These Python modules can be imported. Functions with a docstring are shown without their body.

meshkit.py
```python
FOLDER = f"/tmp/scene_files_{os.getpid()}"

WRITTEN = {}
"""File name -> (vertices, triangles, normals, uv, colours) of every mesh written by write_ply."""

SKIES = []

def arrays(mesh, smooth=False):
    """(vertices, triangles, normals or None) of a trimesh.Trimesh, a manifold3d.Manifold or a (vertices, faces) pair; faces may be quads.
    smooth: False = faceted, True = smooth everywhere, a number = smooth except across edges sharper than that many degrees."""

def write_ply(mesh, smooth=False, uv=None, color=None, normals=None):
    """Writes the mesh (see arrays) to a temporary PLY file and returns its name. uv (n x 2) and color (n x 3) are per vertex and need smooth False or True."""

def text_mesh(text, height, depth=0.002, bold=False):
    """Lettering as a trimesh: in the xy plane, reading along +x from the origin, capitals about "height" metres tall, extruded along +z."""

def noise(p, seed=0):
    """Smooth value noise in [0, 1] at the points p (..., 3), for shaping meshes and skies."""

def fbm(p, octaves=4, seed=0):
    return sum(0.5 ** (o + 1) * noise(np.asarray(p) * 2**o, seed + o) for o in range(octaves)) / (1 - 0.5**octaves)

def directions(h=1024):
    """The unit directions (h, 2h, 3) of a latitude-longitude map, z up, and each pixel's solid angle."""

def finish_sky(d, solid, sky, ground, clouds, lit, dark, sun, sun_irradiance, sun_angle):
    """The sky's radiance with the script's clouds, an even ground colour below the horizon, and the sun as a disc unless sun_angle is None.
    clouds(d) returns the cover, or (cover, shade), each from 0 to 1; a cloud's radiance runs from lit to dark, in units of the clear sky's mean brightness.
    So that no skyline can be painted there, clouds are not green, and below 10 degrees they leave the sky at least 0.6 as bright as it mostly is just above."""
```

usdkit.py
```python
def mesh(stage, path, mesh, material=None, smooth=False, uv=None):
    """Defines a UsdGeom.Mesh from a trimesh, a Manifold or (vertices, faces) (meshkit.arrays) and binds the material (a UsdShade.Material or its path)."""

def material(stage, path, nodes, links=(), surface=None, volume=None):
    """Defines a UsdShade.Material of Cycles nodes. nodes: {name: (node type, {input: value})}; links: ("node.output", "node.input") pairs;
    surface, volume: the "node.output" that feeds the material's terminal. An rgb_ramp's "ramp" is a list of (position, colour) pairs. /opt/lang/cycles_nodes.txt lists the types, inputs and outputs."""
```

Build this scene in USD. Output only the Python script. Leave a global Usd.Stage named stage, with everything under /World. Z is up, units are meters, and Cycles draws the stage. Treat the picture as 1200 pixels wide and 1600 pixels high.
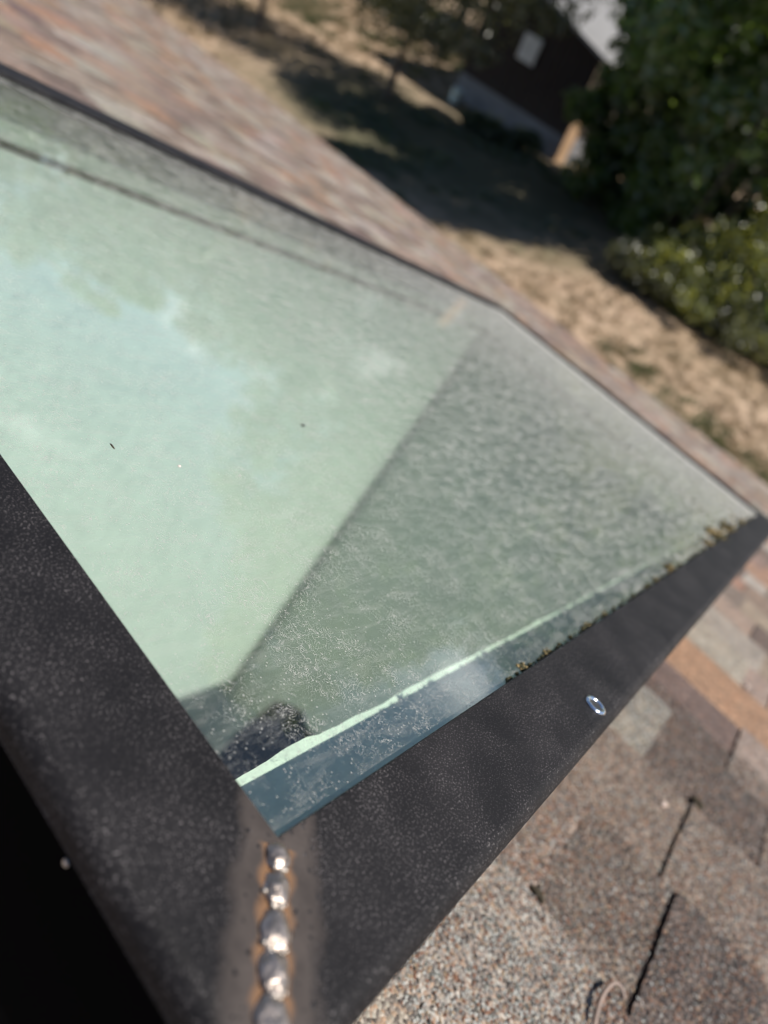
import math, random
import numpy as np, trimesh, shapely
from shapely.geometry import Polygon, box as sbox
from pxr import Usd, UsdGeom, UsdLux, UsdShade, Gf, Sdf, Vt
import usdkit, meshkit

stage = Usd.Stage.CreateInMemory()
UsdGeom.SetStageUpAxis(stage, 'Z'); UsdGeom.SetStageMetersPerUnit(stage, 1.0)
UsdGeom.Xform.Define(stage, '/World'); UsdGeom.Scope.Define(stage, '/World/Looks')

# ------------------------------------------------------------------ camera, sky, sun, exposure
EXPOSURE = 0.62
PITCH = math.radians(19.0); GLASS_Z = 4.3          # roof pitch; height of the skylight's near glass corner
CT, ST = math.cos(PITCH), math.sin(PITCH)
def to_world(v):                                    # roof axes (down the slope, along the eave, off the roof) to world axes
    v = np.asarray(v, float)
    return np.stack([v[..., 0]*CT + v[..., 2]*ST, v[..., 1], -v[..., 0]*ST + v[..., 2]*CT], -1)
RIGHT, UP, FWD = (np.array(a) for a in ((0.6742, -0.6527, 0.3455), (0.2940, 0.6663, 0.6853), (0.6775, 0.3604, -0.6411)))
CAM_AT = np.array([-0.0663, -0.0234, 0.1476 + GLASS_Z])
cam = UsdGeom.Camera.Define(stage, '/World/camera')
cam.CreateHorizontalApertureAttr(24.0); cam.CreateVerticalApertureAttr(32.0)
cam.CreateFocalLengthAttr(24.0*1131.0/1200.0)
cam.CreateFStopAttr(24.0*1131.0/1200.0/3.1)         # a lens opening of 3.1 mm
cam.CreateFocusDistanceAttr(0.212)
cam.CreateClippingRangeAttr((0.01, 5000.0))
cam.CreateExposureAttr(EXPOSURE)
m4 = np.eye(4); m4[0, :3], m4[1, :3], m4[2, :3], m4[3, :3] = RIGHT, UP, -FWD, CAM_AT
q_, r_ = np.linalg.qr(m4[:3, :3].T); rot = (q_ * np.sign(np.diag(r_))).T; m4[:3, :3] = rot
cam.AddTransformOp().Set(Gf.Matrix4d(*m4.ravel().tolist()))

SUN = np.array([0.2952, -0.4787, 0.8268]); SUN /= np.linalg.norm(SUN)
SUN_EL, SUN_ROT = math.asin(SUN[2]), math.atan2(SUN[0], SUN[1])
sun = UsdLux.DistantLight.Define(stage, '/World/sun')
sun.CreateIntensityAttr(1.05); sun.CreateAngleAttr(0.53); sun.CreateColorAttr(Gf.Vec3f(1.0, 0.95, 0.87)); sun.CreateNormalizeAttr(True)
zq = SUN; xq = np.cross([0, 0, 1], zq); xq /= np.linalg.norm(xq); yq = np.cross(zq, xq)
ms = np.eye(4); ms[0, :3], ms[1, :3], ms[2, :3] = xq, yq, zq
sun.AddTransformOp().Set(Gf.Matrix4d(*ms.ravel().tolist()))
sky_mat = usdkit.material(stage, '/World/Looks/sky', {
    'tc': ('texture_coordinate', {}),
    'map': ('mapping', {'scale': (1.0, 1.0, 2.2), 'location': (0.35, 0.1, 0.2)}),
    'sky': ('sky_texture', {'sky_type': 'single_scattering', 'sun_disc': False, 'aerosol_density': 0.12, 'altitude': 2500.0, 'sun_elevation': SUN_EL, 'sun_rotation': SUN_ROT}),
    'n': ('noise_texture', {'scale': 3.4, 'detail': 7.0, 'roughness': 0.55}),
    'r': ('map_range', {'from_min': 0.64, 'from_max': 0.76, 'clamp': True}),
    'nv': ('vector_math', {'math_type': 'normalize'}), 'wisp': ('noise_texture', {'scale': 16.0, 'detail': 6.0, 'roughness': 0.6}), 'wr': ('map_range', {'from_min': 0.40, 'from_max': 0.62, 'clamp': True}),
    'c1': ('vector_math', {'math_type': 'dot_product', 'vector2': (0.9733, 0.1629, 0.1616)}), 'c1r': ('map_range', {'from_min': 0.99452, 'from_max': 0.99905, 'clamp': True}),
    'c2': ('vector_math', {'math_type': 'dot_product', 'vector2': (0.7431, 0.6644, 0.0802)}), 'c2r': ('map_range', {'from_min': 0.99897, 'from_max': 0.99978, 'clamp': True}),
    'cm': ('math', {'math_type': 'maximum'}), 'cw': ('math', {'math_type': 'multiply'}), 'call': ('math', {'math_type': 'maximum'}),
    'mix': ('mix', {'color2': (21.0, 21.2, 21.6)}),
    'bg': ('background_shader', {'strength': 0.075})},
    [('tc.generated', 'map.vector'), ('map.vector', 'n.vector'), ('n.fac', 'r.value'), ('tc.generated', 'nv.vector1'), ('nv.vector', 'c1.vector1'), ('nv.vector', 'c2.vector1'), ('nv.vector', 'wisp.vector'), ('wisp.fac', 'wr.value'), ('c1.value', 'c1r.value'), ('c2.value', 'c2r.value'), ('c1r.result', 'cm.value1'), ('c2r.result', 'cm.value2'), ('cm.value', 'cw.value1'), ('wr.result', 'cw.value2'), ('cw.value', 'call.value1'), ('r.result', 'call.value2'), ('call.value', 'mix.fac'),
     ('sky.color', 'mix.color1'), ('mix.color', 'bg.color')], surface='bg.background')
dome = UsdLux.DomeLight.Define(stage, '/World/sky')
UsdShade.MaterialBindingAPI.Apply(dome.GetPrim()).Bind(sky_mat)
dome.GetPrim().SetCustomDataByKey('kind', 'structure')

# ------------------------------------------------------------------ helpers
taken = {}
def numbered(parent, name):
    k = (parent, name); n = taken.get(k, 0); taken[k] = n + 1
    return f'{parent}/{name}' + (f'_{n:03d}' if n else '')
def data(prim, **kw):
    for k, v in kw.items():
        if v: prim.SetCustomDataByKey(k, v)
    return prim
def thing(name, label, category, group=None, at=(0, 0, 0), roof=False, kind=None, rotz=0):
    x = UsdGeom.Xform.Define(stage, numbered('/World', name))
    if roof:                                        # the child meshes are in roof axes
        x.AddTranslateOp().Set(Gf.Vec3d(0, 0, GLASS_Z)); x.AddRotateYOp().Set(math.degrees(PITCH))
        if tuple(at) != (0, 0, 0):
            x.AddTranslateOp(opSuffix='base').Set(Gf.Vec3d(*map(float, at)))
    else:
        x.AddTranslateOp().Set(Gf.Vec3d(*map(float, at)))
        if rotz: x.AddRotateZOp().Set(rotz)
    data(x.GetPrim(), label=label, category=category, group=group, kind=kind)
    return x.GetPrim()
def part(name, mesh, mat, parent, smooth=False, tint=None, label=None, kind=None):
    if not isinstance(mesh, (tuple, list)) and not isinstance(mesh, trimesh.Trimesh) and not hasattr(mesh, 'to_mesh'):
        raise TypeError(name)
    p = numbered(str(parent.GetPath()), name)
    m = usdkit.mesh(stage, p, mesh, M[mat], smooth=smooth)
    if tint is not None:
        n = len(m.GetPointsAttr().Get()); t = np.asarray(tint, np.float32)
        t = np.tile(t, (n, 1)) if t.ndim == 1 else t
        UsdGeom.PrimvarsAPI(m).CreatePrimvar('tint', Sdf.ValueTypeNames.Color3fArray, 'vertex').Set(Vt.Vec3fArray.FromNumpy(t))
    data(m.GetPrim(), label=label, kind=kind)
    return m.GetPrim()
cat = trimesh.util.concatenate
def bx(x0, x1, y0, y1, z0, z1):
    b = trimesh.creation.box((x1-x0, y1-y0, z1-z0)); b.apply_translation(((x0+x1)/2, (y0+y1)/2, (z0+z1)/2)); return b
def extr(poly, z0, z1):
    out = []
    for g in getattr(poly, 'geoms', [poly]):
        if g.geom_type == 'Polygon' and g.area > 1e-9:
            e = trimesh.creation.extrude_polygon(g, z1 - z0, engine='earcut'); e.apply_translation((0, 0, z0)); out.append(e)
    return cat(out)
def tube(pts, radii, sides=8):
    p = np.asarray(pts, float); t = np.gradient(p, axis=0); t /= np.linalg.norm(t, axis=1, keepdims=True)
    a = np.cross(t, [0.31, 0.2, 0.93]); a /= np.linalg.norm(a, axis=1, keepdims=True); b = np.cross(t, a)
    ang = np.arange(sides)*2*np.pi/sides; r = np.broadcast_to(radii, (len(p),))
    v = p[:, None] + r[:, None, None]*(np.cos(ang)[None, :, None]*a[:, None] + np.sin(ang)[None, :, None]*b[:, None])
    f = []
    for i in range(len(p)-1):
        for j in range(sides):
            k = (j+1) % sides; f += [(i*sides+j, i*sides+k, (i+1)*sides+k), (i*sides+j, (i+1)*sides+k, (i+1)*sides+j)]
    v = np.vstack([v.reshape(-1, 3), p[:1], p[-1:]]); n = len(p)*sides
    for j in range(sides):
        k = (j+1) % sides; f += [(n, k, j), (n+1, (len(p)-1)*sides+j, (len(p)-1)*sides+k)]
    return trimesh.Trimesh(v, f, process=False)
def spline(pts, n):
    from scipy.interpolate import CubicSpline
    p = np.asarray(pts, float); s = np.r_[0, np.cumsum(np.linalg.norm(np.diff(p, axis=0), axis=1))]
    return CubicSpline(s, p)(np.linspace(0, s[-1], n))

# ------------------------------------------------------------------ materials
M = {}
def mat(name, nodes, links=(), surface='p.BSDF'):
    M[name] = usdkit.material(stage, '/World/Looks/' + name, nodes, links, surface=surface)
def plain(name, color, rough=0.6, metallic=0.0, var=0.25, scale=6.0, bump=0.0, coord='object', spec=None):
    nodes = {'tc': ('texture_coordinate', {}), 'n': ('noise_texture', {'scale': scale, 'detail': 5.0, 'roughness': 0.6}),
             'r': ('rgb_ramp', {'ramp': [(0.25, tuple(c*(1-var) for c in color)), (0.75, tuple(min(1, c*(1+var)) for c in color))]}),
             'p': ('principled_bsdf', {'roughness': rough, 'metallic': metallic})}
    links = [('tc.object', 'n.vector'), ('n.fac', 'r.fac'), ('r.color', 'p.base_color')]
    if bump:
        nodes['b'] = ('bump', {'strength': 0.6, 'distance': bump}); links += [('n.fac', 'b.height'), ('b.normal', 'p.normal')]
    mat(name, nodes, links)

# glass with its dirt: the pane reflects by Schlick's law on both faces; the dirt lies on the upper face only
GL, GW = 1.17, 0.568
mat('glass', {
    'tc': ('texture_coordinate', {}), 'geo': ('geometry', {}), 'xyz': ('separate_xyz', {}),
    'dot': ('vector_math', {'math_type': 'dot_product'}), 'abs': ('math', {'math_type': 'absolute'}),
    'inv': ('math', {'math_type': 'subtract', 'value1': 1.0}), 'p5': ('math', {'math_type': 'power', 'value2': 5.0}),
    'R': ('math', {'math_type': 'multiply_add', 'value2': 0.95, 'value3': 0.045}),
    'tr': ('transparent_bsdf', {'color': (0.902, 0.965, 0.930)}), 'gl': ('glossy_bsdf', {'color': (1, 1, 1), 'roughness': 0.012}),
    'pane': ('mix_closure', {}),
    # fine crackled film: thin bent threads, gathered in patches, drawn out down the slope further off
    'warp': ('noise_texture', {'scale': 260.0, 'detail': 2.0}), 'wv': ('vector_math', {'math_type': 'multiply_add', 'vector2': (0.010, 0.010, 0.0)}),
    'n1': ('noise_texture', {'scale': 560.0, 'detail': 3.0, 'roughness': 0.62}), 'd1': ('math', {'math_type': 'subtract', 'value2': 0.5}), 'a1': ('math', {'math_type': 'absolute'}),
    'v1': ('map_range', {'from_min': 0.0, 'from_max': 0.021, 'to_min': 1.0, 'to_max': 0.0, 'clamp': True}),
    'patch': ('noise_texture', {'scale': 70.0, 'detail': 4.0, 'roughness': 0.7}), 'pr': ('map_range', {'from_min': 0.44, 'from_max': 0.60, 'clamp': True}),
    'vein': ('math', {'math_type': 'multiply'}), 'vein2': ('math', {'math_type': 'multiply', 'value2': 1.0}),
    # runs of dried water, long down the slope
    'rm': ('mapping', {'scale': (0.22, 1.0, 1.0)}), 'run': ('noise_texture', {'scale': 260.0, 'detail': 5.0, 'roughness': 0.7, 'distortion': 0.5}),
    'rr': ('map_range', {'from_min': 0.48, 'from_max': 0.70, 'to_min': 0.0, 'to_max': 0.17, 'clamp': True}),
    'rm2': ('mapping', {'scale': (0.20, 1.0, 1.0)}), 'rip': ('noise_texture', {'scale': 108.0, 'detail': 6.0, 'roughness': 0.68, 'distortion': 0.8}), 'wv2': ('wave_texture', {'wave_type': 'bands', 'bands_direction': 'y', 'scale': 30.0, 'distortion': 9.0, 'detail': 3.0, 'detail_scale': 1.3, 'detail_roughness': 0.6}), 'wvr': ('map_range', {'from_min': 0.62, 'from_max': 1.0, 'to_min': 0.0, 'to_max': 0.075, 'clamp': True}), 'wvp': ('map_range', {'from_min': 0.40, 'from_max': 0.62, 'to_min': 0.15, 'clamp': True}), 'wvm': ('math', {'math_type': 'multiply'}), 'rpp': ('math', {'math_type': 'add'}), 'rpd': ('math', {'math_type': 'subtract', 'value2': 0.5}), 'rpa': ('math', {'math_type': 'absolute'}),
    'rpr': ('map_range', {'from_min': 0.0, 'from_max': 0.046, 'to_min': 0.055, 'to_max': 0.0, 'clamp': True}), 'rpf': ('map_range', {'from_min': 0.10, 'from_max': 0.30, 'clamp': True}), 'rpm': ('math', {'math_type': 'multiply'}),
    # grains
    'vo': ('voronoi_texture', {'scale': 900.0, 'feature': 'f1'}), 'vs': ('map_range', {'from_min': 0.12, 'from_max': 0.30, 'to_min': 1.0, 'to_max': 0.0, 'clamp': True}),
    'sep': ('separate_color', {}), 'few': ('math', {'math_type': 'greater_than', 'value2': 0.80}), 'grain': ('math', {'math_type': 'multiply'}), 'grain2': ('math', {'math_type': 'multiply', 'value2': 0.75}),
    # washed-down dust along the lower edge
    'low': ('map_range', {'from_min': 0.62, 'from_max': 1.17, 'to_min': 0.0, 'to_max': 0.048, 'clamp': True}),
    'lown': ('math', {'math_type': 'multiply'}), 'lo2': ('math', {'math_type': 'multiply_add', 'value2': 0.8, 'value3': 0.6}),
    'edge': ('map_range', {'from_min': 1.115, 'from_max': 1.166, 'to_min': 0.0, 'to_max': 0.15, 'clamp': True}),
    's1': ('math', {'math_type': 'add'}), 's2': ('math', {'math_type': 'add'}), 's3': ('math', {'math_type': 'add'}), 's4': ('math', {'math_type': 'add', 'value2': 0.012}),
    's5': ('math', {'math_type': 'add', 'value2': 0.0}),
    'ic': ('math', {'math_type': 'maximum', 'value2': 0.14}), 'hz': ('math', {'math_type': 'divide'}), 'hs1': ('math', {'math_type': 'add'}), 'hs2': ('math', {'math_type': 'add'}),
    'cl': ('clamp', {'min': 0.0, 'max': 0.88}), 'top': ('math', {'math_type': 'greater_than', 'value2': -0.0065}), 'dm': ('math', {'math_type': 'multiply'}),
    'dd': ('diffuse_bsdf', {'color': (0.50, 0.49, 0.46)}), 'dt': ('translucent_bsdf', {'color': (0.38, 0.38, 0.36)}), 'dirt': ('mix_closure', {'fac': 0.35}),
    'out': ('mix_closure', {})},
    [('geo.incoming', 'dot.vector1'), ('geo.normal', 'dot.vector2'), ('dot.value', 'abs.value1'), ('abs.value', 'inv.value2'), ('inv.value', 'p5.value1'), ('p5.value', 'R.value1'),
     ('R.value', 'pane.fac'), ('tr.BSDF', 'pane.closure1'), ('gl.BSDF', 'pane.closure2'),
     ('tc.object', 'xyz.vector'), ('tc.object', 'warp.vector'), ('warp.color', 'wv.vector1'), ('tc.object', 'wv.vector3'), ('wv.vector', 'n1.vector'),
     ('n1.fac', 'd1.value1'), ('d1.value', 'a1.value1'), ('a1.value', 'v1.value'), ('tc.object', 'patch.vector'), ('patch.fac', 'pr.value'), ('v1.result', 'vein.value1'), ('pr.result', 'vein.value2'), ('vein.value', 'vein2.value1'),
     ('tc.object', 'rm.vector'), ('rm.vector', 'run.vector'), ('run.fac', 'rr.value'),
     ('tc.object', 'vo.vector'), ('vo.distance', 'vs.value'), ('vo.color', 'sep.color'), ('sep.r', 'few.value1'), ('few.value', 'grain.value1'), ('vs.result', 'grain.value2'), ('grain.value', 'grain2.value1'),
     ('xyz.x', 'low.value'), ('run.fac', 'lo2.value1'), ('lo2.value', 'lown.value1'), ('low.result', 'lown.value2'), ('xyz.x', 'edge.value'),
     ('vein2.value', 's1.value1'), ('rr.result', 's1.value2'), ('s1.value', 's2.value1'), ('grain2.value', 's2.value2'), ('lown.value', 'hs1.value1'), ('edge.result', 'hs1.value2'), ('hs1.value', 'hs2.value1'), ('rpm.value', 'hs2.value2'), ('hs2.value', 's4.value1'), ('abs.value', 'ic.value1'), ('s4.value', 'hz.value1'), ('ic.value', 'hz.value2'), ('s2.value', 's3.value1'), ('hz.value', 's3.value2'), ('s3.value', 's5.value1'), ('tc.object', 'rm2.vector'), ('rm2.vector', 'rip.vector'), ('rip.fac', 'rpd.value1'), ('rpd.value', 'rpa.value1'), ('rpa.value', 'rpr.value'), ('xyz.x', 'rpf.value'), ('tc.object', 'wv2.vector'), ('wv2.fac', 'wvr.value'), ('patch.fac', 'wvp.value'), ('wvr.result', 'wvm.value1'), ('wvp.result', 'wvm.value2'), ('rpr.result', 'rpp.value1'), ('wvm.value', 'rpp.value2'), ('rpp.value', 'rpm.value1'), ('rpf.result', 'rpm.value2'), ('s5.value', 'cl.value'), ('xyz.z', 'top.value1'), ('cl.result', 'dm.value1'), ('top.value', 'dm.value2'),
     ('dd.BSDF', 'dirt.closure1'), ('dt.BSDF', 'dirt.closure2'), ('dm.value', 'out.fac'), ('pane.closure', 'out.closure1'), ('dirt.closure', 'out.closure2')], surface='out.closure')

# dark bronze paint with fine pale grit; bare grey-brown metal burnt clean along the welded mitre at the near corner
mat('frame_paint', {
    'tc': ('texture_coordinate', {}), 'xyz': ('separate_xyz', {}), 'geo': ('geometry', {}),
    'g1': ('noise_texture', {'scale': 1700.0, 'detail': 3.5, 'roughness': 0.7}), 'g1r': ('map_range', {'from_min': 0.565, 'from_max': 0.665, 'clamp': True}),
    'g2': ('noise_texture', {'scale': 48.0, 'detail': 5.0, 'roughness': 0.6}), 'g2r': ('map_range', {'from_min': 0.36, 'from_max': 0.72, 'to_min': 0.22, 'clamp': True}), 'sm': ('map_range', {'from_min': 0.45, 'from_max': 0.75, 'to_min': 0.0, 'to_max': 0.015, 'clamp': True}), 'gs': ('math', {'math_type': 'add'}),
    'g3': ('noise_texture', {'scale': 25.0, 'detail': 3.0}), 'grit': ('math', {'math_type': 'multiply'}), 'grit2': ('math', {'math_type': 'multiply', 'value2': 0.75}),
    'base': ('rgb_ramp', {'ramp': [(0.3, (0.0045, 0.0041, 0.0048)), (0.75, (0.0115, 0.0103, 0.0112))]}),
    'speck': ('mix', {'color2': (0.33, 0.30, 0.30)}),
    'dif': ('math', {'math_type': 'subtract'}), 'ab': ('math', {'math_type': 'absolute'}),
    'wob': ('noise_texture', {'scale': 110.0, 'detail': 5.0, 'roughness': 0.55}), 'wo': ('math', {'math_type': 'multiply_add', 'value2': 0.016, 'value3': -0.008}), 'sum': ('math', {'math_type': 'add'}),
    'hr': ('map_range', {'from_min': 0.0098, 'from_max': 0.0148, 'to_min': 0.9, 'to_max': 0.0, 'clamp': True}),
    'xm': ('math', {'math_type': 'less_than', 'value2': 0.0135}), 'ym': ('math', {'math_type': 'less_than', 'value2': 0.0135}), 'hm': ('math', {'math_type': 'multiply'}), 'hm2': ('math', {'math_type': 'multiply'}),
    'sxy': ('math', {'math_type': 'add'}), 'sfr': ('math', {'math_type': 'multiply', 'value2': 598.0}), 'ssn': ('math', {'math_type': 'sine'}), 'sam': ('math', {'math_type': 'multiply_add', 'value2': 0.0008}), 'rw': ('noise_texture', {'scale': 480.0, 'detail': 3.0}), 'rwo': ('math', {'math_type': 'multiply_add', 'value2': 0.0024}), 'rr': ('map_range', {'from_min': 0.0046, 'from_max': 0.0072, 'to_min': 0.8, 'to_max': 0.0, 'clamp': True}), 'rx': ('math', {'math_type': 'less_than', 'value2': -0.0036}), 'rxm': ('math', {'math_type': 'multiply'}), 'rust': ('mix', {'color2': (0.21, 0.112, 0.056)}),
    'spot': ('noise_texture', {'scale': 420.0, 'detail': 2.0}), 'sp': ('map_range', {'from_min': 0.63, 'from_max': 0.67, 'to_min': 1.0, 'to_max': 0.0, 'clamp': True}), 'hm3': ('math', {'math_type': 'multiply'}),
    'bn': ('rgb_ramp', {'ramp': [(0.3, (0.042, 0.034, 0.031)), (0.7, (0.080, 0.065, 0.058))]}), 'bare': ('mix', {}),
    'bsum': ('math', {'math_type': 'multiply_add', 'value2': 0.35, 'value3': 0.0}), 'bp': ('bump', {'strength': 0.12, 'distance': 0.0003}),
    'p': ('principled_bsdf', {'roughness': 0.62, 'specular_ior_level': 0.22})},
    [('tc.object', 'xyz.vector'), ('tc.object', 'g1.vector'), ('tc.object', 'g2.vector'), ('tc.object', 'g3.vector'), ('g1.fac', 'g1r.value'), ('g2.fac', 'g2r.value'),
     ('g1r.result', 'grit.value1'), ('g2r.result', 'grit.value2'), ('grit.value', 'grit2.value1'), ('g2.fac', 'sm.value'), ('grit2.value', 'gs.value1'), ('sm.result', 'gs.value2'), ('g3.fac', 'base.fac'), ('base.color', 'speck.color1'), ('gs.value', 'speck.fac'),
     ('xyz.x', 'dif.value1'), ('xyz.y', 'dif.value2'), ('dif.value', 'ab.value1'), ('tc.object', 'wob.vector'), ('wob.fac', 'wo.value1'), ('ab.value', 'sum.value1'), ('wo.value', 'sum.value2'), ('sum.value', 'hr.value'),
     ('xyz.x', 'xm.value1'), ('xyz.y', 'ym.value1'), ('hr.result', 'hm.value1'), ('xm.value', 'hm.value2'), ('hm.value', 'hm2.value1'), ('ym.value', 'hm2.value2'),
     ('tc.object', 'spot.vector'), ('spot.fac', 'sp.value'), ('hm2.value', 'hm3.value1'), ('sp.result', 'hm3.value2'),
     ('wob.fac', 'bn.fac'), ('bn.color', 'bare.color2'), ('speck.color', 'bare.color1'), ('hm3.value', 'bare.fac'), ('xyz.x', 'sxy.value1'), ('xyz.y', 'sxy.value2'), ('sxy.value', 'sfr.value1'), ('sfr.value', 'ssn.value1'), ('ssn.value', 'sam.value1'), ('ab.value', 'sam.value3'), ('tc.object', 'rw.vector'), ('rw.fac', 'rwo.value1'), ('sam.value', 'rwo.value3'), ('rwo.value', 'rr.value'), ('sxy.value', 'rx.value1'), ('rr.result', 'rxm.value1'), ('rx.value', 'rxm.value2'), ('bare.color', 'rust.color1'), ('rxm.value', 'rust.fac'), ('rust.color', 'p.base_color'),
     ('g1.fac', 'bsum.value1'), ('bsum.value', 'bp.height'), ('bp.normal', 'p.normal')])
mat('curb_shade_metal', {'p': ('principled_bsdf', {'base_color': (0.003, 0.003, 0.003), 'roughness': 0.8, 'specular_ior_level': 0.03})})  # near-black: shade on the outer curb faces is put into this colour
mat('skirt_shade_black', {'p': ('principled_bsdf', {'base_color': (0.002, 0.002, 0.002), 'roughness': 0.8, 'specular_ior_level': 0.02})})  # split from the frame paint, with the outer face's shade in its colour
plain('spacer', (0.12, 0.125, 0.12), 0.45, scale=40)
plain('liner', (0.62, 0.62, 0.58), 0.7, var=0.1, scale=20)
plain('gap', (0.03, 0.03, 0.028), 0.9)
plain('plaster', (0.80, 0.80, 0.775), 0.85, var=0.05, scale=9, bump=0.001)
plain('raw_plaster', (0.72, 0.72, 0.65), 0.9, var=0.10, scale=160, bump=0.0006)
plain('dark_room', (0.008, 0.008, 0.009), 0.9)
plain('interior', (0.45, 0.42, 0.38), 0.8)
plain('weld_steel', (0.40, 0.335, 0.29), 0.36, metallic=0.9, var=0.55, scale=520, bump=0.0005)
plain('spatter_metal', (0.52, 0.47, 0.41), 0.38, metallic=0.75, var=0.3, scale=700)
plain('bright_metal', (0.85, 0.85, 0.87), 0.16, metallic=1.0, var=0.08, scale=500, bump=0.0001)
# shingle: the piece's own tint under a mix of mineral granules
def shingle_material(name, fine):
    mat(name, {
        'tc': ('texture_coordinate', {}), 'at': ('attribute', {'attribute': 'tint'}),
        'vo': ('voronoi_texture', {'scale': 560.0}), 'sep': ('separate_color', {}),
        'ramp': ('rgb_ramp', {'ramp': [(0.0, (0.30, 0.28, 0.27)), (0.22, (0.75, 0.70, 0.68)), (0.45, (1.05, 1.0, 0.97)), (0.66, (1.45, 1.05, 0.78)), (0.8, (1.25, 1.30, 1.25)), (1.0, (2.0, 1.95, 1.85))]}),
        'mul': ('mix', {'mix_type': 'multiply', 'fac': 1.0}),
        'big': ('noise_texture', {'scale': 34.0, 'detail': 6.0, 'roughness': 0.65}), 'br': ('map_range', {'from_min': 0.3, 'from_max': 0.7, 'to_min': 0.72, 'to_max': 1.25}),
        'mul2': ('vector_math', {'math_type': 'scale'}),
        'bp': ('bump', {'strength': 0.9, 'distance': 0.0011, 'invert': True}), 'p': ('principled_bsdf', {'roughness': 0.85})},
        [('tc.object', 'vo.vector'), ('tc.object', 'big.vector'), ('vo.color', 'sep.color'), ('sep.r', 'ramp.fac'), ('at.color', 'mul.color1'), ('ramp.color', 'mul.color2'),
         ('big.fac', 'br.value'), ('mul.color', 'mul2.vector1'), ('br.result', 'mul2.scale'), ('mul2.vector', 'p.base_color'), ('vo.distance', 'bp.height'), ('bp.normal', 'p.normal')])
shingle_material('shingle', True)
for i, c in enumerate([(0.40, 0.40, 0.375), (0.20, 0.18, 0.165), (0.215, 0.105, 0.062), (0.035, 0.029, 0.028), (0.125, 0.135, 0.122), (0.34, 0.25, 0.165), (0.088, 0.068, 0.062)]):
    plain(f'granule_{i}', c, 0.6, var=0.3, scale=900)
plain('asphalt', (0.022, 0.021, 0.02), 0.9)
plain('drip_metal', (0.035, 0.033, 0.033), 0.5)
plain('siding', (0.32, 0.30, 0.27), 0.8, scale=3)
plain('deck_wood', (0.30, 0.22, 0.14), 0.8)
plain('moss_pale', (0.30, 0.22, 0.10), 0.95, var=0.4, scale=600)
plain('moss_dark', (0.055, 0.050, 0.022), 0.95, var=0.5, scale=600)
plain('dirt_lump', (0.060, 0.048, 0.030), 0.95, var=0.4, scale=500, bump=0.0004)
plain('needle', (0.27, 0.20, 0.165), 0.5, scale=300)
plain('pebble', (0.55, 0.44, 0.38), 0.7, scale=500)
plain('speck_dark', (0.02, 0.02, 0.02), 0.7); plain('speck_pale', (0.6, 0.5, 0.45), 0.7, var=0.4, scale=900)
plain('shed_board', (0.028, 0.018, 0.015), 0.85, var=0.35, scale=5)
plain('concrete', (0.19, 0.19, 0.205), 0.9, var=0.15, scale=3)
plain('shed_roof', (0.25, 0.245, 0.25), 0.5, var=0.2, scale=2)
plain('sun_board', (0.42, 0.27, 0.16), 0.8, var=0.2, scale=4)
plain('white_paint', (0.74, 0.74, 0.73), 0.6, var=0.08)
plain('bucket_plastic', (0.50, 0.62, 0.64), 0.3, var=0.05)
plain('dark_glass', (0.30, 0.31, 0.31), 0.15)
plain('bark', (0.085, 0.065, 0.05), 0.95, var=0.4, scale=9, bump=0.02)
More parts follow.
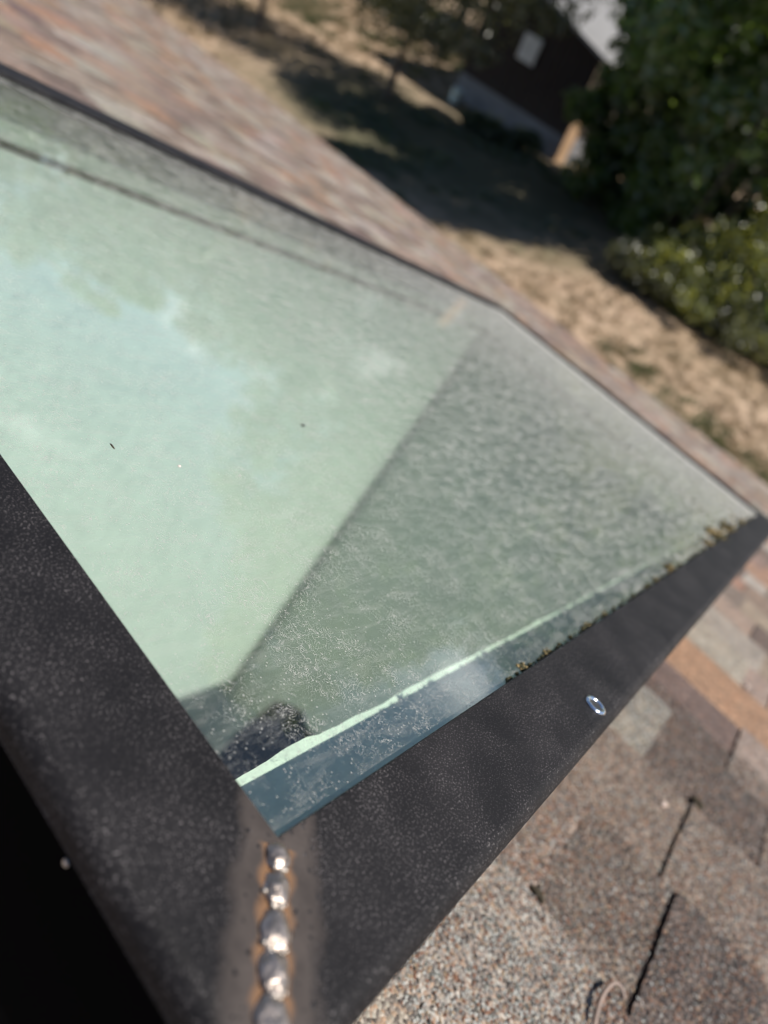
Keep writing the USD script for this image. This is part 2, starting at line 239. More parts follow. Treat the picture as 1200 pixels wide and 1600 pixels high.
def leaf(name, dark, light, trans):
    mat(name, {'geo': ('geometry', {}), 'r': ('rgb_ramp', {'ramp': [(0.0, dark), (0.8, light), (1.0, tuple(c*1.7 for c in light))]}),
               'd': ('diffuse_bsdf', {}), 't': ('translucent_bsdf', {'color': trans}), 'm': ('mix_closure', {'fac': 0.48}),
               'g': ('glossy_bsdf', {'color': (1, 1, 1), 'roughness': 0.42}), 'o': ('mix_closure', {'fac': 0.085})},
        [('geo.random_per_island', 'r.fac'), ('r.color', 'd.color'), ('d.BSDF', 'm.closure1'), ('t.BSDF', 'm.closure2'), ('m.closure', 'o.closure1'), ('g.BSDF', 'o.closure2')], surface='o.closure')
leaf('leaf_green', (0.036, 0.066, 0.018), (0.13, 0.20, 0.055), (0.32, 0.48, 0.06))
leaf('leaf_dark', (0.030, 0.054, 0.017), (0.095, 0.15, 0.045), (0.22, 0.35, 0.05))
leaf('leaf_yellow', (0.10, 0.125, 0.022), (0.23, 0.24, 0.05), (0.42, 0.42, 0.06))
leaf('leaf_olive', (0.06, 0.066, 0.028), (0.15, 0.15, 0.06), (0.22, 0.23, 0.06))
leaf('grass_dry', (0.27, 0.195, 0.11), (0.42, 0.31, 0.18), (0.25, 0.19, 0.09))
leaf('grass_green', (0.045, 0.065, 0.02), (0.09, 0.12, 0.035), (0.10, 0.14, 0.03))
mat('lawn', {'tc': ('geometry', {}), 'n': ('noise_texture', {'scale': 0.55, 'detail': 8.0, 'roughness': 0.66}), 'n2': ('noise_texture', {'scale': 3.2, 'detail': 7.0, 'roughness': 0.75}),
             'r': ('rgb_ramp', {'ramp': [(0.28, (0.12, 0.11, 0.055)), (0.40, (0.30, 0.215, 0.14)), (0.58, (0.42, 0.305, 0.215)), (0.76, (0.27, 0.185, 0.13))]}),
             'r2': ('rgb_ramp', {'ramp': [(0.34, (0.42, 0.46, 0.36)), (0.48, (1, 1, 1)), (0.75, (1.2, 1.15, 1.1))]}),
             'mul': ('mix', {'mix_type': 'multiply', 'fac': 1.0}), 'dist': ('vector_math', {'math_type': 'distance', 'vector2': (14.8, 10.6, 0.0)}), 'wb': ('math', {'math_type': 'multiply_add', 'value2': 5.0}), 'gm': ('map_range', {'from_min': 5.6, 'from_max': 8.6, 'to_min': 0.85, 'to_max': 0.0, 'clamp': True}), 'green': ('mix', {'color2': (0.058, 0.062, 0.028)}), 'bp': ('bump', {'strength': 1.0, 'distance': 0.06}), 'p': ('principled_bsdf', {'roughness': 0.95})},  # grass greener under the trees; its darkening paints their shade into the lawn
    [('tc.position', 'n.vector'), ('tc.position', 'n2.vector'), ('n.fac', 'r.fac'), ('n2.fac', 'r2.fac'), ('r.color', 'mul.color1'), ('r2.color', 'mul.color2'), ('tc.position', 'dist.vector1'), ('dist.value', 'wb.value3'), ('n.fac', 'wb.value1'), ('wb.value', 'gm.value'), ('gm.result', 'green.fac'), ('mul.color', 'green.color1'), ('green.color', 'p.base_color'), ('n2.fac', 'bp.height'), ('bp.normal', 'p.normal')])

# ------------------------------------------------------------------ ground
rng = np.random.default_rng(5)
def ground_height(x, y):
    p = np.stack([x*0.22, y*0.22, 0*x], -1)
    return (meshkit.fbm(p, 4, 3) - 0.5)*0.22 * np.exp(-((x-18)**2+(y-9)**2)/900)
gx = np.r_[-400, -120, -40, np.arange(-12, 46, 0.5), 70, 130, 400]; gy = np.r_[-400, -120, -40, np.arange(-12, 46, 0.5), 70, 130, 400]
XX, YY = np.meshgrid(gx, gy, indexing='ij'); ZZ = ground_height(XX, YY)
ii, jj = np.meshgrid(np.arange(len(gx)-1), np.arange(len(gy)-1), indexing='ij'); n_ = len(gy)
quads = np.stack([ii*n_+jj, (ii+1)*n_+jj, (ii+1)*n_+jj+1, ii*n_+jj+1], -1).reshape(-1, 4)
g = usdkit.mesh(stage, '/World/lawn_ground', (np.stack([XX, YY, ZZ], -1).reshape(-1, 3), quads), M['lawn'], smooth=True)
data(g.GetPrim(), kind='structure', label='dry tan lawn with patches of green, painted darker where the trees shade it', category='ground')

# ------------------------------------------------------------------ house with its shingled roof
house = thing('house', 'house roof of weathered brown, grey and orange shingles around the skylight', 'house', roof=True)
EAVE, RIDGE, Y0, Y1 = 4.25, -1.6, -2.2, 11.0
NR = -0.156                                          # the roof sheet under the shingles
D = 0.0345                                           # width of the skylight frame
foot = sbox(-0.031, -0.031, GL+0.031, GW+0.031)
deck = sbox(RIDGE, Y0, EAVE, Y1).difference(sbox(-0.02, -0.02, GL+0.03, GW+0.03))
part('roof_deck', extr(deck, NR-0.03, NR-0.002), 'asphalt', house)
part('drip_edge', cat([bx(EAVE+0.002, EAVE+0.022, Y0, Y1, NR-0.075, NR+0.002), bx(EAVE-0.004, EAVE+0.002, Y0, Y1, NR-0.075, NR-0.032)]), 'drip_metal', house)
part('fascia', bx(EAVE-0.03, EAVE-0.006, Y0, Y1, NR-0.22, NR-0.033), 'drip_metal', house)
part('roof_deck', cat([bx(RIDGE-3.0, RIDGE-0.004, Y0, Y1, NR-0.03, NR)]), 'asphalt', house)
# walls: level with the ground, so built in world axes under the roof's tilted frame
def unroof(mesh):
    m = mesh.copy(); v = m.vertices - [0, 0, GLASS_Z]
    m.vertices = np.stack([v[:, 0]*CT - v[:, 2]*ST, v[:, 1], v[:, 0]*ST + v[:, 2]*CT], -1); return m
def wall_top(x): return GLASS_Z + NR/CT - x*ST/CT - 0.09
xe = (EAVE-0.45)*CT
part('house_wall', unroof(bx(xe-0.15, xe, Y0+0.3, Y1-0.3, 0.0, wall_top(xe))), 'siding', house)
for ya in (Y0+0.15, Y1-0.3):
    pr = Polygon([(-4.6, 0), (xe-0.153, 0), (xe-0.153, wall_top(xe-0.153)), (-4.6, wall_top(-4.6))])
    w_ = trimesh.creation.extrude_polygon(pr, 0.147, engine='earcut'); w_.vertices = w_.vertices[:, [0, 2, 1]]*[1, 1, 1] + [0, ya, 0]; w_.invert()
    part('house_wall', unroof(w_), 'siding', house)
part('house_wall', unroof(bx(-4.75, -4.603, Y0+0.3, Y1-0.3, 0.0, wall_top(-4.6))), 'siding', house)
part('room_floor', unroof(bx(-4.59, xe-0.16, Y0+0.31, Y1-0.31, 0.25, 0.3)), 'interior', house)

PAL = {'grey': (0.38, 0.365, 0.335), 'tan': (0.30, 0.250, 0.215), 'brown': (0.21, 0.165, 0.145), 'dark': (0.150, 0.116, 0.107), 'orange': (0.335, 0.212, 0.145), 'pale': (0.345, 0.325, 0.295), 'rose': (0.31, 0.225, 0.185)}
E, U0 = 0.1232, 0.2615
def jag(a, b, amp, step):
    n = max(2, int(np.hypot(b[0]-a[0], b[1]-a[1])/step)); t = np.linspace(0, 1, n+1)[1:-1]
    p = np.outer(1-t, a) + np.outer(t, b); d = np.array([-(b[1]-a[1]), b[0]-a[0]]); d = d/np.linalg.norm(d)
    return [tuple(a)] + [tuple(q) for q in p + d*rng.normal(0, amp, (len(t), 1))]
def shingle(k, w0, w1, tooth, near):
    """One piece: row k ends at its thick lower edge U0 + E*k."""
    u1, u0 = U0 + E*k, U0 + E*(k-1) - 0.004
    u1 = min(u1 + rng.normal(0, 0.0012), EAVE+0.012)
    T = 0.0045 + tooth
    if near:
        ring = jag((u0, w0), (u1, w0), 0.0004, 0.006) + jag((u1, w0), (u1, w1), 0.0005, 0.004) + jag((u1, w1), (u0, w1), 0.0004, 0.006) + [(u0, w1)]
        poly = Polygon(ring).buffer(0)
    else:
        poly = sbox(u0, w0, u1, w1)
    cut = poly.intersects(foot)
    if cut: poly = poly.difference(foot)
    if poly.is_empty or poly.area < 1e-6: return None, None
    if near or cut:
        m = extr(poly, 0, 1); v = np.array(m.vertices); f = np.array(m.faces)
    else:
        v = np.array([(u0, w0, 0), (u1, w0, 0), (u1, w1, 0), (u0, w1, 0), (u0, w0, 1), (u1, w0, 1), (u1, w1, 1), (u0, w1, 1)], float)
        f = np.array([(4, 5, 6), (4, 6, 7), (0, 1, 5), (0, 5, 4), (1, 2, 6), (1, 6, 5), (2, 3, 7), (2, 7, 6), (3, 0, 4), (3, 4, 7)])
    s = np.clip((v[:, 0]-u0)/(u1-u0), 0, 1)
    v[:, 2] = np.where(v[:, 2] > 0.5, NR + 0.0012 + tooth*0.8 + (T-0.0012-tooth*0.8)*s, NR + 0.0002)
    return trimesh.Trimesh(v, f, process=False), poly
# the pieces seen beside the frame: row -> (from, to, raised, tint)
SET = {0: [(-0.300, -0.127, 0.0, 'brown'), (-0.1265, 0.20, 0.0018, 'grey')],
       1: [(-0.32, -0.1455, 0.0042, 'dark'), (-0.1442, -0.074, 0.0, 'brown'), (-0.0735, 0.05, 0.001, 'tan')],
       2: [(-0.34, -0.1336, 0.0040, 'tan'), (-0.1322, 0.04, 0.0, 'tan')],
       3: [(-0.36, -0.2, 0.002, 'tan'), (-0.1995, -0.0835, 0.0, 'dark'), (-0.083, 0.06, 0.0034, 'pale')],
       4: [(-0.33, -0.1515, 0.0036, 'tan'), (-0.1502, -0.02, 0.0, 'dark')],
       5: [(-0.34, -0.19, 0.0, 'orange'), (-0.1895, -0.02, 0.003, 'orange')],
       6: [(-0.30, -0.175, 0.003, 'orange'), (-0.174, -0.135, 0.0, 'tan'), (-0.1345, -0.02, 0.003, 'pale')],
       7: [(-0.34, -0.15, 0.0, 'tan'), (-0.1495, 0.0, 0.002, 'pale')],
       8: [(-0.34, -0.12, 0.003, 'dark'), (-0.1195, 0.0, 0.0, 'tan')]}
names = list(PAL); weights = np.array([0.20, 0.22, 0.16, 0.12, 0.14, 0.08, 0.08]); weights /= weights.sum()
pieces, near_polys = [], []
for k in range(-14, 34):
    if U0 + E*(k-1) > EAVE: break
    spans = SET.get(k, [])
    lo, hi = (spans[0][0], spans[-1][1]) if spans else (None, None)
    todo = [(a, b, t, c, True) for a, b, t, c in spans]
    w = Y0 + rng.uniform(-0.1, 0); stop = lo if spans else Y1
    up = False
    while w < Y1:
        wid = rng.uniform(0.045, 0.13); w1 = w + wid
        if lo is not None and w < lo < w1 + 0.05: w1 = lo - 0.001
        todo.append((w, min(w1, Y1), 0.003 if up else 0.0, names[rng.choice(len(names), p=weights)], False)); up = not up
        w = w1 + 0.0008
        if lo is not None and abs(w - lo) < 0.002: w = hi + 0.001
    for a, b, t, c, near in todo:
        m, poly = shingle(k, a, b, t, near)
        if m is None: continue
        tint = np.array(PAL[c]); tint = (tint if near else tint*0.82 + 0.18*np.array((0.295, 0.245, 0.205)))*0.66*rng.uniform(0.9, 1.1)*(1 + rng.normal(0, 0.03, 3))
        ctr = np.array([U0 + E*(k-0.5), (a+b)/2]); dist = np.hypot(ctr[0]+0.11, ctr[1]+0.02)
        vis = (a < -0.03 and ctr[0] > 0.02) or (ctr[1] > GW + 0.1 and ctr[0] > 0.2 and ctr[1] < 3.0*ctr[0]+2) or ctr[0] > GL
        pieces.append((0 if near else (1 if vis else 2), dist, m, tint))
        if near: near_polys.append((poly, k, t, c))
pieces.sort(key=lambda p: (p[0], p[1]))
for _, _, m, tint in pieces[:296]:
    part('shingle', m, 'shingle', house, tint=tint)
rest = pieces[296:]
part('shingle_field', cat([p[2] for p in rest]), 'shingle', house, tint=np.vstack([np.tile(p[3], (len(p[2].vertices), 1)) for p in rest]), kind='stuff')

# loose-looking mineral granules of the nearest pieces, as real grains
pts, ids, oris, scl = [], [], [], []
mixes = {'grey': [.26, .2, .18, .13, .08, .12, .05], 'tan': [.10, .24, .20, .12, .06, .14, .15], 'brown': [.06, .18, .19, .20, .06, .08, .25], 'dark': [.05, .12, .14, .28, .06, .05, .30], 'pale': [.38, .26, .05, .06, .16, .05, .04], 'orange': [.04, .12, .56, .06, .02, .14, .06]}
view = sbox(0.07, -0.215, 0.68, -0.034)
for poly, k, t, c in near_polys:
    pv = poly.intersection(view)
    if pv.is_empty: continue
    x0, y0, x1, y1 = pv.bounds; n = int((x1-x0)*(y1-y0)*620000)
    xy = np.stack([rng.uniform(x0, x1, n), rng.uniform(y0, y1, n)], 1); xy = xy[shapely.contains_xy(pv, xy[:, 0], xy[:, 1])]
    u1, u0 = U0 + E*k, U0 + E*(k-1) - 0.004; s = np.clip((xy[:, 0]-u0)/(u1-u0), 0, 1); T = 0.0045 + t
    keep = (xy[:, 0] > U0 + E*(k-1) + 0.0005); xy, s = xy[keep], s[keep]
    # grains follow patches where the coating is thinner
    wear = meshkit.fbm(np.c_[xy*60, np.zeros(len(xy))], 3, 9); keep = rng.random(len(xy)) < np.clip(0.35 + 1.2*(wear-0.25), 0.25, 1); xy, s = xy[keep], s[keep]
    z = NR + 0.0012 + t*0.8 + (T-0.0012-t*0.8)*s
    pts.append(np.c_[xy, z + 0.0002]); ids.append(rng.choice(7, len(xy), p=np.array(mixes[c])/sum(mixes[c])))
pts = np.vstack(pts); ids = np.concatenate(ids)
gi = UsdGeom.PointInstancer.Define(stage, str(house.GetPath()) + '/roof_granules'); data(gi.GetPrim(), kind='stuff')
rel = gi.CreatePrototypesRel()
for i in range(7):
    s_ = trimesh.creation.icosphere(1, 1.0); s_.vertices *= (1 + rng.normal(0, 0.16, (len(s_.vertices), 1))); s_.vertices *= [1.0, 0.8, 0.6]
    pm = usdkit.mesh(stage, f'{gi.GetPath()}/granule_shape_{i:03d}' if i else f'{gi.GetPath()}/granule_shape', s_, M[f'granule_{i}'])
    rel.AddTarget(pm.GetPath())
gi.CreatePositionsAttr(Vt.Vec3fArray.FromNumpy(pts.astype(np.float32))); gi.CreateProtoIndicesAttr(Vt.IntArray.FromNumpy(ids.astype(np.int32)))
gi.CreateScalesAttr(Vt.Vec3fArray.FromNumpy(np.repeat(rng.uniform(0.00055, 0.00112, (len(pts), 1)), 3, 1).astype(np.float32)))
qq = rng.normal(size=(len(pts), 4)); qq /= np.linalg.norm(qq, axis=1, keepdims=True)
gi.CreateOrientationsAttr(Vt.QuathArray([Gf.Quath(float(a), float(b), float(c), float(d)) for a, b, c, d in qq]))

# light shaft below the glass
UB, WC, WA = 1.179, 0.580, 0.0305
DEPTH = 1.55
part('shaft_wall', bx(-0.01, UB, WC, WC+0.013, -DEPTH, -0.058), 'plaster', house)
wob = lambda pts_: [(a + rng.normal(0, 0.006), b + rng.normal(0, 0.006)) for a, b in pts_]
hole_ring = [(0.500, -1.30), (0.496, -1.19), (0.480, -1.10), (0.462, -1.01), (0.430, -0.985), (0.395, -0.965), (0.355, -0.985), (0.322, -0.975), (0.290, -1.05), (0.300, -1.2), (0.36, -1.33)]
hole = Polygon(hole_ring).buffer(-0.01).buffer(0.01)
bc = sbox(-0.02, -DEPTH, WC, -0.058).difference(hole)
m = extr(bc, 0, 0.013); v = np.array(m.vertices); m = trimesh.Trimesh(np.c_[UB + v[:, 2], v[:, 0], v[:, 1]], m.faces, process=False)
part('shaft_wall', m, 'plaster', house)
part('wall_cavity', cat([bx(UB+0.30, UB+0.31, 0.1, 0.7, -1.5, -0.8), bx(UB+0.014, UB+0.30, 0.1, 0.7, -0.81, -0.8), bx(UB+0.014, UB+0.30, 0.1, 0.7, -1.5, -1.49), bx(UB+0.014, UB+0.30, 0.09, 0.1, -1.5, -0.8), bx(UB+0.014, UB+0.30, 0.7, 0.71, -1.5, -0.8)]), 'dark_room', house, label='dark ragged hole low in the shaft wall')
part('shaft_wall', bx(-0.02, -0.008, -0.02, WC, -DEPTH, -0.058), 'plaster', house)
part('shaft_wall', bx(-0.006, UB, WA-0.020, WA-0.007, -DEPTH, -0.070), 'plaster', house)
us = np.linspace(-0.006, UB, 420)
ed = WA + 0.0013 - 0.0011*np.clip((us-0.15)/0.35, 0, 1) + 0.0008*(meshkit.fbm(np.c_[us*38, us*0, us*0], 3, 4)-0.5)*2 + 0.0020*np.clip((0.022-us)/0.006, 0, 1) + 0.0011*np.clip((0.092-us)/0.003, 0, 1)*np.clip((us-0.05)/0.03, 0, 1) + 0.0003*(meshkit.noise(np.c_[us*260, us*0, us*0], 7) - 0.5)
part('shaft_ledge', extr(Polygon(list(zip(us, ed)) + [(UB, -0.012), (-0.006, -0.012)]), -0.069, -0.054), 'raw_plaster', house, label='pale ragged plaster edge below the near glass edge')

# ------------------------------------------------------------------ skylight
sk = thing('skylight', 'skylight in a dark bronze metal frame with dusty greenish glass', 'skylight', roof=True)
prof = [(0.0, -0.0035), (0.0, -0.0006), (0.0004, -0.0001), (0.0010, 0.0)] + [(D-0.005+0.005*math.sin(a), -0.005+0.005*math.cos(a)) for a in np.linspace(0, math.pi/2, 7)] + [(D, -0.0075), (D-0.0025, -0.0075), (D-0.0025, -0.0065), (0.0016, -0.0035)]
def rail(side):
    L = GL if side in 'AC' else GW; sub = 24
    v, nprof = [], len(prof)
    for i in range(sub+1):
        t = i/sub
        for d, n in prof:
            a = -d + t*(L + 2*d)
            v.append({'A': (a, -d, n), 'C': (a, GW+d, n), 'B': (GL+d, a, n), 'D': (-d, a, n)}[side])
    f = []
    for i in range(sub):
        for j in range(nprof):
            k = (j+1) % nprof; q = (i*nprof+j, i*nprof+k, (i+1)*nprof+k, (i+1)*nprof+j)
            f += [q[:3], (q[0], q[2], q[3])]
    m = trimesh.Trimesh(v, f, process=False); m.fix_normals(); return m
for s in 'ABCD':
    part('frame_rail', rail(s), 'frame_paint', sk, smooth=40)
part('glass_pane', bx(-0.012, GL+0.012, -0.012, GW+0.012, -0.010, -0.0040), 'glass', sk)
def ring4(name, d0, d1, z0, z1, material):
    part(name, bx(-d1, GL+d1, -d1, -d0, z0, z1), material, sk); part(name, bx(-d1, GL+d1, GW+d0, GW+d1, z0, z1), material, sk)
    part(name, bx(-d1, -d0, -d0+0.0002, GW+d0-0.0002, z0, z1), material, sk); part(name, bx(GL+d0, GL+d1, -d0+0.0002, GW+d0-0.0002, z0, z1), material, sk)
ring4('spacer_bar', 0.005, 0.017, -0.026, -0.0105, 'spacer')
ring4('liner_board', 0.0095, 0.020, -0.0485, -0.0265, 'liner')
ring4('frame_skirt', D-0.0032, D-0.0006, -0.052, -0.0078, 'skirt_shade_black')
ring4('curb_board', 0.0205, 0.030, -0.152, -0.0125, 'curb_shade_metal')
# welded mitre
beads = [(-0.0036, 0.0032, 0.0027), (-0.0083, 0.0039, 0.0027), (-0.0139, 0.0045, 0.0031), (-0.0190, 0.0043, 0.0030), (-0.0242, 0.0046, 0.0033), (-0.0292, 0.0042, 0.0030)]
dg = np.array([1, 1])/math.sqrt(2); pp = np.array([1, -1])/math.sqrt(2)
for i, (s, la, lb) in enumerate(beads):
    b = trimesh.creation.icosphere(4, 1.0); v = np.array(b.vertices)
    nz = meshkit.fbm(v*1.9 + 10*i, 3, 21) - 0.5; v *= (1 + 0.42*nz)[:, None]
    loc = np.outer(v[:, 0]*la, dg) + np.outer(v[:, 1]*lb, pp)
    v3 = np.c_[loc + s, np.maximum(v[:, 2], -0.3)*0.00175]
    bead = part('weld_bead', trimesh.Trimesh(v3, b.faces, process=False), 'weld_steel', sk, smooth=True)
    drops = []
    for _ in range(9):
        a = rng.normal(0, 0.5); r = rng.uniform(0.00028, 0.00055)
        o = np.array([s, s]) - dg*math.cos(a)*la*0.93 + pp*math.sin(a)*lb*1.05
        d_ = trimesh.creation.icosphere(2, r); d_.apply_translation((o[0], o[1], 0.0004 + rng.uniform(0, 0.0006))); drops.append(d_)
    part('spatter_drops', cat(drops), 'spatter_metal', bead, smooth=True, kind='stuff')
# rivet in the long rail: bright dented ring round a dark hollow
tor = trimesh.creation.torus(0.0037, 0.00095, 48, 16); v = np.array(tor.vertices); v[:, 2] *= 0.75
v += 0.00035*(meshkit.fbm(v*700, 3, 5)[:, None]-0.5)*[1, 1, 1.6]; v += [0.1632, -0.0257, 0.0003]
rv = part('rivet', trimesh.Trimesh(v, tor.faces, process=False), 'bright_metal', sk, smooth=True)
cyl = trimesh.creation.cylinder(0.0030, 0.0004, sections=24); cyl.apply_translation((0.1632, -0.0257, 0.0002))
part('rivet_hollow', cyl, 'speck_dark', rv)
sc_ = trimesh.creation.icosphere(2, 0.0008); sc_.apply_transform(np.diag([0.6, 1, 1, 1])); sc_.apply_translation((-D+0.0003, 0.0185, -0.0095))
part('screw_head', sc_, 'spatter_metal', sk, smooth=True, label='tiny bright screw head on the shaded outer face')

# ------------------------------------------------------------------ moss, needles, pebbles, specks
def clump(seed, r, n, material_pair, flat=0.7):
    g_ = np.random.default_rng(seed); a, b = [], []
    for i in range(n):
        p = g_.normal(0, 0.42, 3)*r; p[2] = abs(p[2])*flat
        s_ = trimesh.creation.icosphere(1, g_.uniform(0.10, 0.22)*r); s_.vertices *= (1 + g_.normal(0, 0.12, (len(s_.vertices), 1))); s_.apply_translation(p)
        (a if g_.random() < 0.5 else b).append(s_)
    return cat(a), cat(b)
moss = [(0.149, 0.0012, 0.0032, 60, 'small tan moss clump nearest the rivet on the glass edge'), (0.174, 0.0013, 0.0026, 46, 'small moss clump second along the glass edge from the rivet'),
        (0.200, 0.0008, 0.0015, 24, 'tiny dark moss dot between two moss clumps on the glass edge'), (0.234, 0.0016, 0.0026, 40, 'dark moss clump halfway along the visible long frame rail'),
        (0.266, 0.0012, 0.0022, 30, 'thin brownish moss clump just beyond the halfway clump'), (0.395, 0.002, 0.0036, 40, 'small brown moss clump before the upright tuft'), (0.445, 0.003, 0.0065, 60, 'upright brown moss tuft with a pointed top on the glass edge'),
        (0.640, 0.004, 0.0075, 50, 'low dark moss clump before the big tan cushion'), (0.710, 0.007, 0.0125, 90, 'biggest tan moss cushion near the far end of the long rail'),
        (0.805, 0.006, 0.0100, 80, 'tan moss cushion second from the far glass corner'), (0.930, 0.004, 0.0085, 60, 'dark moss cushion at the far glass corner')]
for i, (u, w, r, n, lab) in enumerate(moss):
    t = thing('moss_clump', lab, 'moss', 'moss clumps along the lower long glass edge', at=(u, w, -0.0045), roof=True)
    a, b = clump(100+i, r, n, None)
    part('pale_tips', a, 'moss_pale', t); part('dark_base', b, 'moss_dark', t)
seeds = []
for _ in range(260):
    u = 0.13 + 0.95*rng.random()**1.3; s_ = trimesh.creation.icosphere(1, rng.uniform(0.0003, 0.0010)*(1+1.5*u)); s_.apply_translation((u, rng.uniform(-0.0002, 0.0018)*(1+u), -0.0035)); seeds.append(s_)
ml = part('moss_seam', cat(seeds), 'moss_dark', stage.GetPrimAtPath('/World'), kind='stuff', label='thin dark line of moss crumbs where glass meets the long rail'); ml.SetCustomDataByKey('category', 'moss')
UsdGeom.Xformable(ml).AddTranslateOp().Set(Gf.Vec3d(0, 0, GLASS_Z)); UsdGeom.Xformable(ml).AddRotateYOp().Set(19.0)

def single(name, mesh, material, label, category, at, group=None, smooth=False):
    p = numbered('/World', name); m = usdkit.mesh(stage, p, mesh, M[material], smooth=smooth)
    m.AddTranslateOp().Set(Gf.Vec3d(0, 0, GLASS_Z)); m.AddRotateYOp().Set(19.0); m.AddTranslateOp(opSuffix='base').Set(Gf.Vec3d(*map(float, at)))
    data(m.GetPrim(), label=label, category=category, group=group); return m
NS = NR + 0.006
fib = np.array([(0.200, -0.1335, 0.001), (0.220, -0.1295, 0.002), (0.2342, -0.1257, 0.004), (0.245, -0.1244, 0.006), (0.2538, -0.1256, 0.0075), (0.2585, -0.1283, 0.0075), (0.2593, -0.1315, 0.0065), (0.2580, -0.1352, 0.0045)])
fb = spline(fib - [0.20, -0.1335, 0], 40)
fb = fb*[1, 1.0, 1] + [0, -0.002, 0]
single('pine_needle', tube(fb, np.linspace(0.0016, 0.0010, 40)), 'needle', 'curled pale brown needle hooked over on the shingles, casting a thin shadow', 'pine needle', (0.20, -0.1335, NS), smooth=True)
def lump(r, scale, seed):
    b = trimesh.creation.icosphere(4, 1.0); v = np.array(b.vertices); v *= (1 + 0.7*(meshkit.fbm(v*1.9, 4, seed)-0.5))[:, None]; v *= np.array(scale)*r
    v[:, 2] = np.maximum(v[:, 2], -0.2*r); return trimesh.Trimesh(v, b.faces, process=False)
single('dirt_lump', lump(0.0055, (0.55, 1.25, 0.9), 3), 'dirt_lump', 'dark olive dirt lump at the top end of the long shingle joint', 'dirt', (0.5195, -0.1365, NS-0.001), smooth=True)
single('dirt_lump', lump(0.0042, (0.45, 1.3, 0.9), 8), 'dirt_lump', 'smaller dark dirt lump on the edge of the pale shingle near the frame', 'dirt', (0.2665, -0.0755, NS-0.001), smooth=True)
single('pebble', lump(0.0032, (1.1, 0.75, 0.7), 12), 'pebble', 'pinkish pebble beside the dark olive dirt lump', 'pebble', (0.473, -0.1142, NS-0.001), smooth=True)
single('pebble', lump(0.0042, (1.1, 0.75, 0.7), 15), 'pebble', 'pale pebble on the orange shingle', 'pebble', (0.905, -0.1413, NS-0.001), smooth=True)
ZG = -0.0038
single('debris_speck', lump(0.0011, (1, 0.8, 0.5), 31), 'speck_dark', 'round black speck alone on the bright middle of the glass', 'debris', (0.1605, 0.1512, ZG), smooth=True)
single('debris_speck', lump(0.0007, (0.45, 2.0, 0.4), 33), 'dirt_lump', 'thin dark sliver lying on the pale blue part of the glass', 'debris', (0.0423, 0.1316, ZG), smooth=True)
single('debris_speck', lump(0.0006, (1, 0.8, 0.5), 36), 'speck_pale', 'pale reddish crumb on the glass below the black speck', 'debris', (0.0633, 0.1217, ZG), smooth=True)

# ------------------------------------------------------------------ yard: shed, bucket
SX, SY0, SY1 = 18.95, 10.32, 14.25
shed = thing('shed', 'dark brown board shed with grey plinth, pale roof and small white vent', 'shed', at=(SX, SY0, 0))
def sl_top(y): return 2.52 + (y)*0.235
W_ = SY1 - SY0
part('plinth', bx(0, 3.4, 0.03, W_, -0.2, 0.62), 'concrete', shed)
part('corner_board', bx(0.01, 0.55, -0.03, 0.027, -0.2, 1.25), 'sun_board', shed, label='tan sunlit board at the right corner')
part('plinth', bx(0.553, 3.4, -0.025, 0.027, -0.2, 0.62), 'concrete', shed)
for i in range(20):
    a, b = i*W_/20 + 0.006, (i+1)*W_/20 - 0.006
    pr = Polygon([(a, 0.623), (b, 0.623), (b, sl_top(b)), (a, sl_top(a))]); m = trimesh.creation.extrude_polygon(pr, 0.03, engine='earcut'); v = np.array(m.vertices)
    part('wall_board', trimesh.Trimesh(np.c_[-0.02 + v[:, 2] + 0.004*(i % 3), v[:, 0], v[:, 1]], m.faces, process=False), 'shed_board', shed)
part('side_wall', bx(0.06, 3.4, -0.01, 0.02, 1.253, 2.45), 'shed_board', shed); part('side_wall', bx(0.553, 3.4, -0.008, 0.022, 0.623, 1.25), 'shed_board', shed); part('side_wall', bx(0.06, 3.4, W_-0.05, W_-0.01, 0.623, 3.3), 'shed_board', shed)
part('backing', bx(0.03, 0.055, 0.03, W_-0.06, 0.623, 2.45), 'shed_board', shed)
rp = Polygon([(-0.25, sl_top(-0.25)+0.02), (W_+0.3, sl_top(W_+0.3)+0.02), (W_+0.3, sl_top(W_+0.3)+0.10), (-0.25, sl_top(-0.25)+0.10)]); m = trimesh.creation.extrude_polygon(rp, 7.0, engine='earcut'); v = np.array(m.vertices)
part('roof', trimesh.Trimesh(np.c_[-0.25 + v[:, 2], v[:, 0], v[:, 1]], m.faces, process=False), 'shed_roof', shed)
vent = part('vent', bx(-0.07, -0.03, 1.78, 2.36, 1.62, 2.22), 'white_paint', shed)
part('vent_louvre', cat([bx(-0.085, -0.071, 1.82, 2.32, 1.66+0.09*k, 1.70+0.09*k) for k in range(6)]), 'white_paint', vent)
bk = thing('bucket', 'small pale bluish bucket at the left foot of the grey shed plinth', 'bucket', at=(18.2, 13.55, 0.0))
part('bucket_body', trimesh.creation.revolve([(0, 0), (0.13, 0), (0.17, 0.34), (0.18, 0.34), (0.18, 0.36), (0.155, 0.36), (0.12, 0.02), (0, 0.02)], sections=24), 'bucket_plastic', bk, smooth=30)
part('bucket_handle', tube([(0.175*math.cos(a), 0, 0.33+0.2*math.sin(a)) for a in np.linspace(0, math.pi, 16)], 0.008), 'bright_metal', bk, smooth=True)

